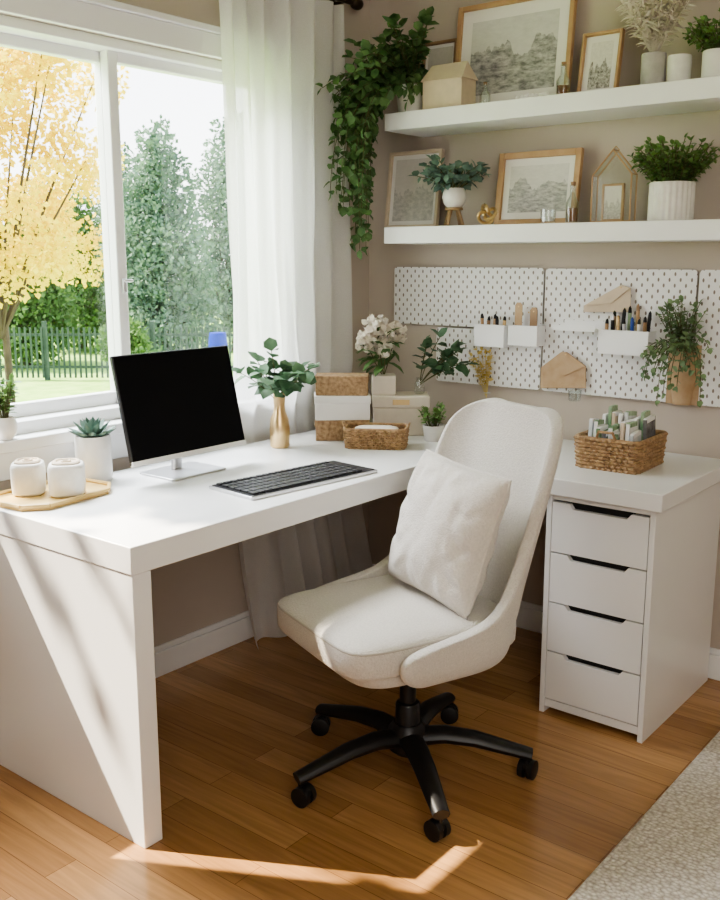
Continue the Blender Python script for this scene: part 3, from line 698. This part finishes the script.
# ------------------------------------------------------------ lower shelf items
x=xat(454,-.16,SL+.05)
k=thing('plant_stand','blue-green plant in a small white pot on a crossed wooden stand','plant',(x,-.16,SL))
c=MB()
for s in (-1,1):
    c.tube([(s*.038,0,.003),(s*.016,0,.062)],.0055,8); c.tube([(0,s*.038,.003),(0,s*.016,.062)],.0055,8)
c.slabz(rrect(.06,.06,.028,8),.055,.063)
obj('wooden_stand',c,'oakd',k)
pot(k,.042,.065,'ceram',z=.0635,shape='round'); bush(k,.115,32,.135,1.3,9,.036,.028,'leafb',droop=4,rnd=.9)
x=xat(487,-.19,SL+.03)
k=thing('knot_ornament','small gold knotted ornament beside the plant stand on the lower shelf','ornament',(x,-.19,SL))
pts=[]
for i in range(90):
    t_=2*PI*i/90; q=(2+math.cos(3*t_))*.0105; pts.append((q*math.cos(2*t_),.019*math.sin(3*t_)*.9,q*math.sin(2*t_)+.04))
zmin=min(p[2] for p in pts)-.0062
obj('knot',MB().tube([(a,b,c_-zmin) for a,b,c_ in pts],.0062,8,True),'gold',k)
x=xat(548,-.19,SL+.02)
k=thing('candle_glass','small clear tealight glass in front of the thick oak frame','candle holder',(x,-.19,SL))
obj('holder',MB().lathe([(.02,0),(.024,.004),(.026,.045),(.024,.045),(.022,.008),(0,.007)],28),'glass',k)
obj('candle',MB().lathe([(.018,.0085),(.018,.022),(0,.023)],20),'paper',k)
xa,xb=xat(593,-.13,SL+.1),xat(634,-.13,SL+.1); x=(xa+xb)/2; w_=(xb-xa)*.95; ht=zat(150,x,-.13)-SL
k=thing('glass_house','thin-framed glass house lantern on the lower shelf','lantern',(x,-.125,SL))
P=[(-w_/2,.004),(w_/2,.004),(w_/2,ht*.66),(0,ht),(-w_/2,ht*.66)]; c=MB(); dd=.020
for s in (-dd,dd):
    for i in range(5): c.tube([(P[i][0],s,P[i][1]),(P[(i+1)%5][0],s,P[(i+1)%5][1])],.0026,6)
for p in P: c.tube([(p[0],-dd,p[1]),(p[0],dd,p[1])],.0026,6)
c.tube([(-.012,0,ht),(0,0,ht+.012),(.012,0,ht)],.0018,6)
obj('thin_edges',c,'oak',k)
g_=MB(); 
for s in (-dd,dd): g_.add([(p[0],s,p[1]) for p in P],[(0,1,2,3,4)])
for i in (1,2,3,4):
    a,b_=P[i],P[(i+1)%5]; g_.add([(a[0],-dd,a[1]),(b_[0],-dd,b_[1]),(b_[0],dd,b_[1]),(a[0],dd,a[1])],[(0,1,2,3)])
obj('glass_panels',g_,'glass',k,smooth=False,fix=False)
obj('base_plate',MB().rng(-w_/2,w_/2,-dd,dd,.0,.0045),'oak',k)
iw=w_*.28; ih=ht*.52
k2=thing('picture_frame','tiny wooden frame with a pale print inside the glass house','picture frame',(x,-.128,SL+.005))
c=MB(); c.rng(-iw,-iw+.007,-.006,.006,0,ih); c.rng(iw-.007,iw,-.006,.006,0,ih); c.rng(-iw+.007,iw-.007,-.006,.006,0,.007); c.rng(-iw+.007,iw-.007,-.006,.006,ih-.007,ih)
obj('frame_border',c,'oak',k2,bevel=.001); obj('print',MB().rng(-iw+.007,iw-.007,-.002,.002,.007,ih-.007),artmat(4.4,(.45,.42,.38),(.8,.77,.7)),k2,smooth=False)
x=xat(671,-.13,SL+.05)
k=thing('potted_plant','bushy small-leaved green plant in a ribbed white pot on the lower shelf','plant',(x,-.13,SL))
pot(k,.066,.115,'ribc',shape='cyl',rib=.022,ribn=24); bush(k,.10,110,.135,1.0,13,.019,.014,'leafm',droop=2.4,rnd=.9,r0=.05)
# ------------------------------------------------------------ pegboards
def peg(x0,x1,z0,z1,lab):
    o=thing('pegboard',lab,'pegboard',(0,0,0),0,'white pegboards on the back wall')
    obj('perforated_panel',MB().prism([(a,b) for a,b in [(p[0]+(x0+x1)/2,p[1]+(z0+z1)/2) for p in rrect(x1-x0,z1-z0,.012,4)]],-.020,-.014),'peg',o,smooth=False)
    for a in (x0+.03,x1-.03):
        for b in (z0+.03,z1-.03): obj('wall_spacer',MB().tube([(a,-.0139,b),(a,.0,b)],.008,10),'paper',o); obj('screw_cap',MB().tube([(a,-.0215,b),(a,-.0199,b)],.006,12),'paper',o)
peg(.10,.742,1.115,1.33,'wide low white pegboard at the left, nearest the window')
peg(.30,.742,.905,1.108,'small white pegboard mounted below the wide low one')
peg(.750,1.275,.905,1.328,'large square white pegboard above the rattan basket')
peg(1.283,1.81,.905,1.328,'white pegboard furthest right, partly out of frame')
YP=-.0205
def organizer(label,u0,u1,vt,vb,depth=.06,m='shelf'):
    y=YP-depth; xa,xb=xat(u0,y,1.1),xat(u1,y,1.1); xc=(xa+xb)/2; w_=xb-xa; zb_=zat(vb,xc,y); h_=zat(vt,xc,y)-zb_
    k=thing('pegboard_container',label,'container',(xc,YP-.001,zb_),0,'white containers hung on the pegboards')
    c=MB(); t_=.0025
    c.rng(-w_/2,w_/2,-depth,-depth+t_,0,h_); c.rng(-w_/2,w_/2,-t_,0,0,h_+.006); c.rng(-w_/2,-w_/2+t_,-depth+t_,-t_,0,h_); c.rng(w_/2-t_,w_/2,-depth+t_,-t_,0,h_); c.rng(-w_/2+t_,w_/2-t_,-depth+t_,-t_,0,t_)
    obj('bin',c,m,k,bevel=.001); obj('lip',MB().tube([(-w_/2,-depth,h_),(w_/2,-depth,h_)],.002,6),m,k)
    return xc,w_,zb_,h_,YP-depth/2
def pen(label,x,y,z,ln,m,tip,tx,ty,r=.0052):
    k=thing('pen',label,'pen',(x,y,z)); k.rotation_euler=(ty,tx,0)
    obj('barrel',MB().lathe([(r*.8,0),(r,.004),(r,ln*.85)],12),m,k); obj('tip',MB().lathe([(r,ln*.85),(r*.8,ln*.95),(.001,ln)],12),tip,k)
xc,w_,zb_,h_,yc=organizer('white pegboard container of brown pens, the left one',474,504,325,347)
for i,(m_,lab) in enumerate((('oak','tan wooden pencil in the left pegboard container'),('oakd','dark brown brush handle in the left pegboard container'),('kraft','kraft marker in the left pegboard container'),('black','black marker in the left pegboard container'),('gold','gold pen in the left pegboard container'))):
    pen(lab,xc-w_*.34+w_*.17*i,yc+random.uniform(-.01,.01),zb_+.0035,.10+random.uniform(0,.02),m_,'dark',random.uniform(-.08,.08),random.uniform(-.1,.1),.006)
xc,w_,zb_,h_,yc=organizer('white pegboard container holding brown card tags, the middle one',508,537,326,346)
for i,(m_,hh_,lab,dy) in enumerate((('kraft',.135,'taller kraft card tag in the middle pegboard container',-.008),('paper',.115,'white card tag between the brown ones in the middle container',.012),('oakd',.120,'shorter dark wooden tag in the middle pegboard container',-.008))):
    o=thing('card_tag',lab,'tag',(xc-w_*.26+w_*.26*i,yc+dy,zb_+.0035)); 
    obj('tag_card',MB().prism([(-.014,0),(.014,0),(.014,hh_),(.007,hh_+.010),(-.007,hh_+.010),(-.014,hh_)],-.0015,.0015),m_,o,smooth=False); obj('eyelet',MB().tube([(0,-.002,hh_-.004),(0,.002,hh_-.004)],.003,10),'brass',o)
xc,w_,zb_,h_,yc=organizer('wide white pegboard container of assorted pens, the right one',598,648,331,355,.07)
PN=[('oak','dark','tan pencil, leftmost in the wide pegboard container'),('black','silver','black pen beside the tan pencil in the wide container'),('brass','gold','brass pen in the middle of the wide container'),('silver','dark','silver pen beside the brass pen in the wide container'),('pen_b','pen_b','bright blue marker in the wide pegboard container'),('paper','dark','white marker in the wide pegboard container'),('oakd','dark','dark wooden brush, rightmost in the wide pegboard container')]
for i,(m_,tp_,lab) in enumerate(PN):
    pen(lab,xc-w_*.40+w_*.13*i,yc-.014,zb_+.0035,.105+random.uniform(0,.03),m_,tp_,random.uniform(-.06,.06),random.uniform(-.02,.1),.006)
PN2=[('kraft','dark','thick kraft crayon at the back left of the wide container'),('dark','dark','black brush handle at the back of the wide container'),('card_g','dark','green-flecked pen at the back of the wide container'),('oak','oakd','long tan ruler-like stick at the back of the wide container'),('black','black','tall black marker at the back right of the wide container')]
for i,(m_,tp_,lab) in enumerate(PN2):
    pen(lab,xc-w_*.34+w_*.17*i,yc+.016,zb_+.0035,.135+random.uniform(0,.03),m_,tp_,random.uniform(-.06,.06),random.uniform(-.06,.0),.006)
y=YP-.09; xa,xb=xat(553,y,1.2),xat(596,y,1.2); xc=(xa+xb)/2; zs=zat(331,xc,y)
k=thing('pegboard_shelf','small white shelf hooked on the large pegboard','shelf',(xc,YP-.001,zs))
c=MB(); c.rng(-(xb-xa)/2,(xb-xa)/2,-.09,0,0,.004); c.rng(-(xb-xa)/2,(xb-xa)/2,-.003,0,.004,.03); obj('shelf_plate',c,'shelf',k,bevel=.001)
obj('front_lip',MB().rng(-(xb-xa)/2,(xb-xa)/2,-.092,-.090,0,.018),'shelf',k)
def card(label,pts_uv,y,m,name='paper_envelope',flap=None):
    P_=[unp(u,v_,1,y) for u,v_ in pts_uv]; cx_=sum(p.x for p in P_)/len(P_); cz_=min(p.z for p in P_)
    k=thing(name,label,'envelope',(cx_,y,cz_)); obj('front_sheet',MB().prism([(p.x-cx_,p.z-cz_) for p in P_],-.003,.0),m,k,smooth=False)
    F_=[unp(u,v_,1,y) for u,v_ in flap]; obj('folded_flap',MB().prism([(p.x-cx_,p.z-cz_) for p in F_],-.008,-.0034),m,k,smooth=False)
    t_=max(P_,key=lambda p:p.z); obj('hanging_peg',MB().tube([(t_.x-cx_,YP-y-.0005,t_.z-cz_-.008),(t_.x-cx_,-.011,t_.z-cz_-.008)],.003,8),'brass',k)
card('beige pointed paper envelope hung high on the large pegboard',[(584,312),(631,312),(631,288),(622,285),(584,306)],YP-.012,'kraftl',flap=[(584,306),(622,285),(631,288),(612,303)])
card('kraft house-shaped paper envelope hung low on the pegboards',[(541,388),(586,388),(586,366),(567,352),(562,352),(541,368)],YP-.014,'kraft',flap=[(541,368),(562,352),(567,352),(586,366),(564,376)])
x=xat(574,YP-.04,.93); zc=zat(401,x,YP-.04)
k=thing('clear_cup','small clear plastic cup hooked under the kraft envelope','cup',(x,YP-.032,zc))
obj('vessel',MB().lathe([(.018,0),(.02,.003),(.023,.036),(.021,.036),(.019,.006),(0,.005)],28),'glass',k); obj('hook',MB().tube([(0,.022,.032),(0,.031,.036),(0,.0315,.02)],.002,6),'paper',k)
k=thing('dried_flowers','sparse yellow dried flower stems hung on the left pegboard','dried flowers',(xat(488,YP-.012,.95),YP-.012,zat(398,xat(488,YP-.012,.95),YP-.012)))
ms,ml=MB(),MB()
for i in range(16): sprig(ms,ml,(0,-.006,0),(random.uniform(-.45,.15),random.uniform(-.1,-.02),1),random.uniform(.11,.185),12,.018,.012,.3,.0009,.9,.3,jit=.15)
obj('stems',ms,'dryy',k); obj('blooms',ml,'dryy',k,fix=False,ang=0)
obj('holder_ring',MB().tube([(.012*math.cos(a),-.002+.012*math.sin(a)*.9,.02) for a in [2*PI*i/16 for i in range(16)]],.0015,6,True),'silver',k)
x=xat(678,YP-.05,1.0); zc=zat(406,x,YP-.05); ztop_=zat(352,x,YP-.05)
k=thing('wall_planter','tan wall pocket with trailing green plant on the right of the large pegboard','plant',(x,YP-.001,zc))
hp=ztop_-zc; n=14; vs=[]; fs=[]
for j in range(7):
    t_=j/6; r_=.030+.022*t_
    for i in range(n+1):
        a=PI+PI*i/n; vs.append((r_*math.cos(a),r_*.75*math.sin(a)-.001,hp*t_))
for j in range(6):
    for i in range(n):
        q=j*(n+1)+i; fs.append((q,q+1,q+n+2,q+n+1))
fs.append(tuple(range(n+1)))
obj('pocket',MB().add(vs,fs),'kraft',k); 
obj('back_plate',MB().rng(-.052,.052,-.004,-.0,0,hp+.02),'kraft',k)
ms,ml=MB(),MB()
for i in range(50):
    a=random.uniform(PI*1.02,PI*1.98); s_=random.uniform(.1,.7)
    if i<22: sprig(ms,ml,(random.uniform(-.04,.045),-.035,hp),(math.cos(a)*s_*.9+.1,math.sin(a)*s_*.4-.2,.7),random.uniform(.12,.25),12,.021,.018,random.uniform(14,26),.0011,.8,jit=.8)
    else: sprig(ms,ml,(random.uniform(-.03,.03),-.025,hp),(math.cos(a)*s_*.9,math.sin(a)*s_*.4,1.0),random.uniform(.07,.165),9,.020,.017,2,.0011,.8,jit=.6)
for mb_ in (ms,ml): mb_.v=[(a,min(b,-.003),c_) for a,b,c_ in mb_.v]
obj('stems',ms,'stem',k); obj('foliage',ml,'leafp',k,fix=False,ang=0)
# ------------------------------------------------------------ outdoors
GZ=-.9
struct('ground',MB().rng(-60,-1.0,-30,60,GZ-.1,GZ),'grass',smooth=False)
def W2(u,D):
    L=(u-360)/960*D; return CAM.x+FW.x*D+RT.x*L, CAM.y+FW.y*D+RT.y*L
def tree(label,x,y,h,trunk_h,blobs,nleaf,ls,m,name='tree',tr=.12):
    k=thing(name,label,'tree',(x,y,GZ))
    ms=MB(); ms.tube([(0,0,0),(.05,.03,trunk_h*.5),(0,.05,trunk_h),(0,0,h*.8)],[tr,tr*.8,tr*.6,tr*.2],10)
    for b_ in blobs[:16]: ms.tube([(0,0,trunk_h*.9),(b_[0]*.5,b_[1]*.5,(trunk_h+b_[2])*.5),(b_[0],b_[1],b_[2])],[tr*.4,tr*.25,tr*.1],6)
    obj('trunk',ms,'bark',k)
    ml=MB(); tot=sum(b_[3]**2 for b_ in blobs)
    for bx_,by_,bz_,br_ in blobs:
        for i in range(int(nleaf*br_**2/tot)):
            d=rv().normalized(); p=Vector((bx_,by_,bz_))+d*br_*random.random()**.45
            dd_=(d+rv()).normalized(); s=ls*random.uniform(.7,1.3); a=dd_.cross(rv()).normalized()*s*.4
            ml.add([p,p+dd_*s*.5+a,p+dd_*s,p+dd_*s*.5-a],[(0,1,2,3)])
    obj('crown',ml,m,k,fix=False,smooth=False); return k
x,y=W2(4,9.0)
bl_=[]
for _ in range(70):
    r_=random.random()**.6*1.05; a=random.uniform(0,6.28); bl_.append((r_*math.cos(a),r_*math.sin(a),random.uniform(1.9,4.6),random.uniform(.14,.36)))
tree('yellow autumn maple seen through the left window pane',x,y,4.4,1.7,bl_,21000,.055,'yleaf',tr=.05)
def conifer(label,u,D,h,r,m='cleaf',n=9000):
    x,y=W2(u,D); b_=[]
    for i in range(30):
        t_=i/29; a=i*2.4; rr=r*(1-.15*t_-.6*t_**3)*random.uniform(.8,1.1); b_.append((rr*.46*math.cos(a),rr*.46*math.sin(a),.5+t_*(h-.7),rr*.46+.08))
    k=tree(label,x,y,h,.8,b_,n,.10,m,name='evergreen_tree'); k['group']='evergreens beyond the garden fence'
conifer('tallest blue-green evergreen, in the middle of the right window pane',165,20.5,5.0,1.35,n=17000)
conifer('blue-green evergreen half behind the curtain, right of the tallest',236,24,5.6,1.4,n=14000)
conifer('dark evergreen just left of the window mullion',84,24,3.9,1.4,'gleaf',n=13000)
conifer('dark bushy evergreen behind the yellow maple',26,20.5,3.1,1.35,'gleaf',n=13000)
conifer('slim blue-green evergreen just right of the window mullion',128,28,5.4,1.3,n=12000)
conifer('far blue-green evergreen beyond the dark ones in the left pane',52,30,4.6,1.5,n=12000)
for i,(u,D,h_) in enumerate(((138,16.6,1.3),(182,15.0,1.0))):
    x,y=W2(u,D); b_=[(random.uniform(-.35,.35),random.uniform(-.35,.35),random.uniform(.25,h_-.3),random.uniform(.2,.34)) for _ in range(10)]
    k=tree(['leafy shrub in front of the tallest evergreen','lower green shrub to the left of the blue barrel'][i],x,y,h_*.8,.3,b_,3000,.08,'gleaf',name='shrub',tr=.04); k['category']='shrub'; k['group']='shrubs outside'
fa=Vector(W2(-60,18)+(0,)); fb=Vector(W2(330,18)+(0,)); dirf=(fb-fa).normalized(); ln=(fb-fa).length; fang=math.atan2(dirf.y,dirf.x)
k=thing('garden_fence','dark green slatted garden fence beyond the lawn','fence',(fa.x,fa.y,GZ),fang)
s=MB(); i=0
while i*.10<ln: s.box((i*.10+.05,0,.52),(.038,.015,.94)); i+=1
obj('slats',s,'fence',k,smooth=False)
s=MB(); s.box((ln/2,.03,.25),(ln,.03,.05)); s.box((ln/2,.03,.85),(ln,.03,.05)); obj('rail',s,'fence',k,smooth=False)
for j in range(int(ln/2)+1): obj('post',MB().box((j*2.0,.06,.55),(.08,.08,1.1)),'fence',k,smooth=False)
x,y=W2(219,16.6)
k=thing('garden_barrel','small deep blue barrel by the garden fence, beside the curtain edge','barrel',(x,y,GZ))
obj('barrel_body',MB().lathe([(.13,0),(.16,.2),(.17,.5),(.16,.85),(.14,1.0),(.12,1.0),(0,.96)],24),'blue',k)
obj('barrel_band',MB().lathe([(.172,.46),(.178,.48),(.178,.53),(.172,.55)],24),'dark',k)
# added out-of-view tree, placed to block most window sun and leave dapples
SZ=1.32
TX,TY=-3.1,-2.75; b_=[]
for i in range(46):
    X=random.uniform(2.7,3.6); yw=random.uniform(-1.74,-.30); zw=random.uniform(.85,2.2)
    b_.append((-X-TX,yw-.55*X-TY,zw+SZ*X-GZ,random.uniform(.22,.32)))
for i in range(4):
    X=random.uniform(2.7,3.6); yw=random.uniform(-2.20,-2.0); zw=.75+.35*i
    b_.append((-X-TX,yw-.55*X-TY,zw+SZ*X-GZ,.055))
tree('leafy sun-blocking tree added outside the window, above the view',TX,TY,5.8,3.9,b_,3800,.13,'gleaf',tr=.12)
# ------------------------------------------------------------ lights
sd=Vector((1,.55,-SZ)).normalized()
s=bpy.data.lights.new('sun','SUN'); s.energy=22; s.angle=.009; s.color=(1,.89,.72); so_=bpy.data.objects.new('sun',s); COL.objects.link(so_); so_.rotation_euler=sd.to_track_quat('-Z','Y').to_euler()
def area(name,loc,target,sx_,sy_,e,c):
    l=bpy.data.lights.new(name,'AREA'); l.shape='RECTANGLE'; l.size=sx_; l.size_y=sy_; l.energy=e; l.color=c
    o=bpy.data.objects.new(name,l); COL.objects.link(o); o.location=loc; o.rotation_euler=(Vector(target)-Vector(loc)).to_track_quat('-Z','Y').to_euler(); return o
area('sky_fill',(-1.15,-1.35,3.0),(.6,-1.3,.9),1.8,1.0,310,(.95,.97,1))  # added area lamp out of view, boosts sky light through the window
area('ceiling_fill',(2.7,-2.4,2.46),(2.3,-2.0,0),1.6,1.6,16,(1,.94,.86))  # added unseen fill just under the ceiling, not a real fixture
area('room_fill',(3.6,-3.9,1.8),(.7,-.6,.8),1.6,1.4,37,(1,.95,.90))  # added soft fill behind the camera to lift the interior
wd=bpy.data.worlds.new('world'); bpy.context.scene.world=wd; wd.use_nodes=True; nt=wd.node_tree; bg=nt.nodes['Background']
tc=N(nt,'ShaderNodeTexCoord'); sx=N(nt,'ShaderNodeSeparateXYZ'); nt.links.new(tc.outputs['Generated'],sx.inputs[0])
cr=N(nt,'ShaderNodeValToRGB'); cr.color_ramp.elements[0].color=(.97,.98,1,1); cr.color_ramp.elements[1].color=(.65,.82,1,1); nt.links.new(sx.outputs['Z'],cr.inputs[0]); nt.links.new(cr.outputs[0],bg.inputs[0]); bg.inputs[1].default_value=4.8
try:
    vs_=bpy.context.scene.view_settings; vs_.view_transform='AgX'; vs_.look='AgX - Medium High Contrast'
except Exception as ex: print('look',ex)
# ------------------------------------------------------------ camera
cd=bpy.data.cameras.new('camera'); co=bpy.data.objects.new('camera',cd); COL.objects.link(co)
cd.sensor_fit='VERTICAL'; cd.sensor_height=24; cd.lens=FPX/900*24; cd.clip_end=200
co.location=CAM; co.rotation_euler=(PI/2-PITCH,0,HEAD); bpy.context.scene.camera=co
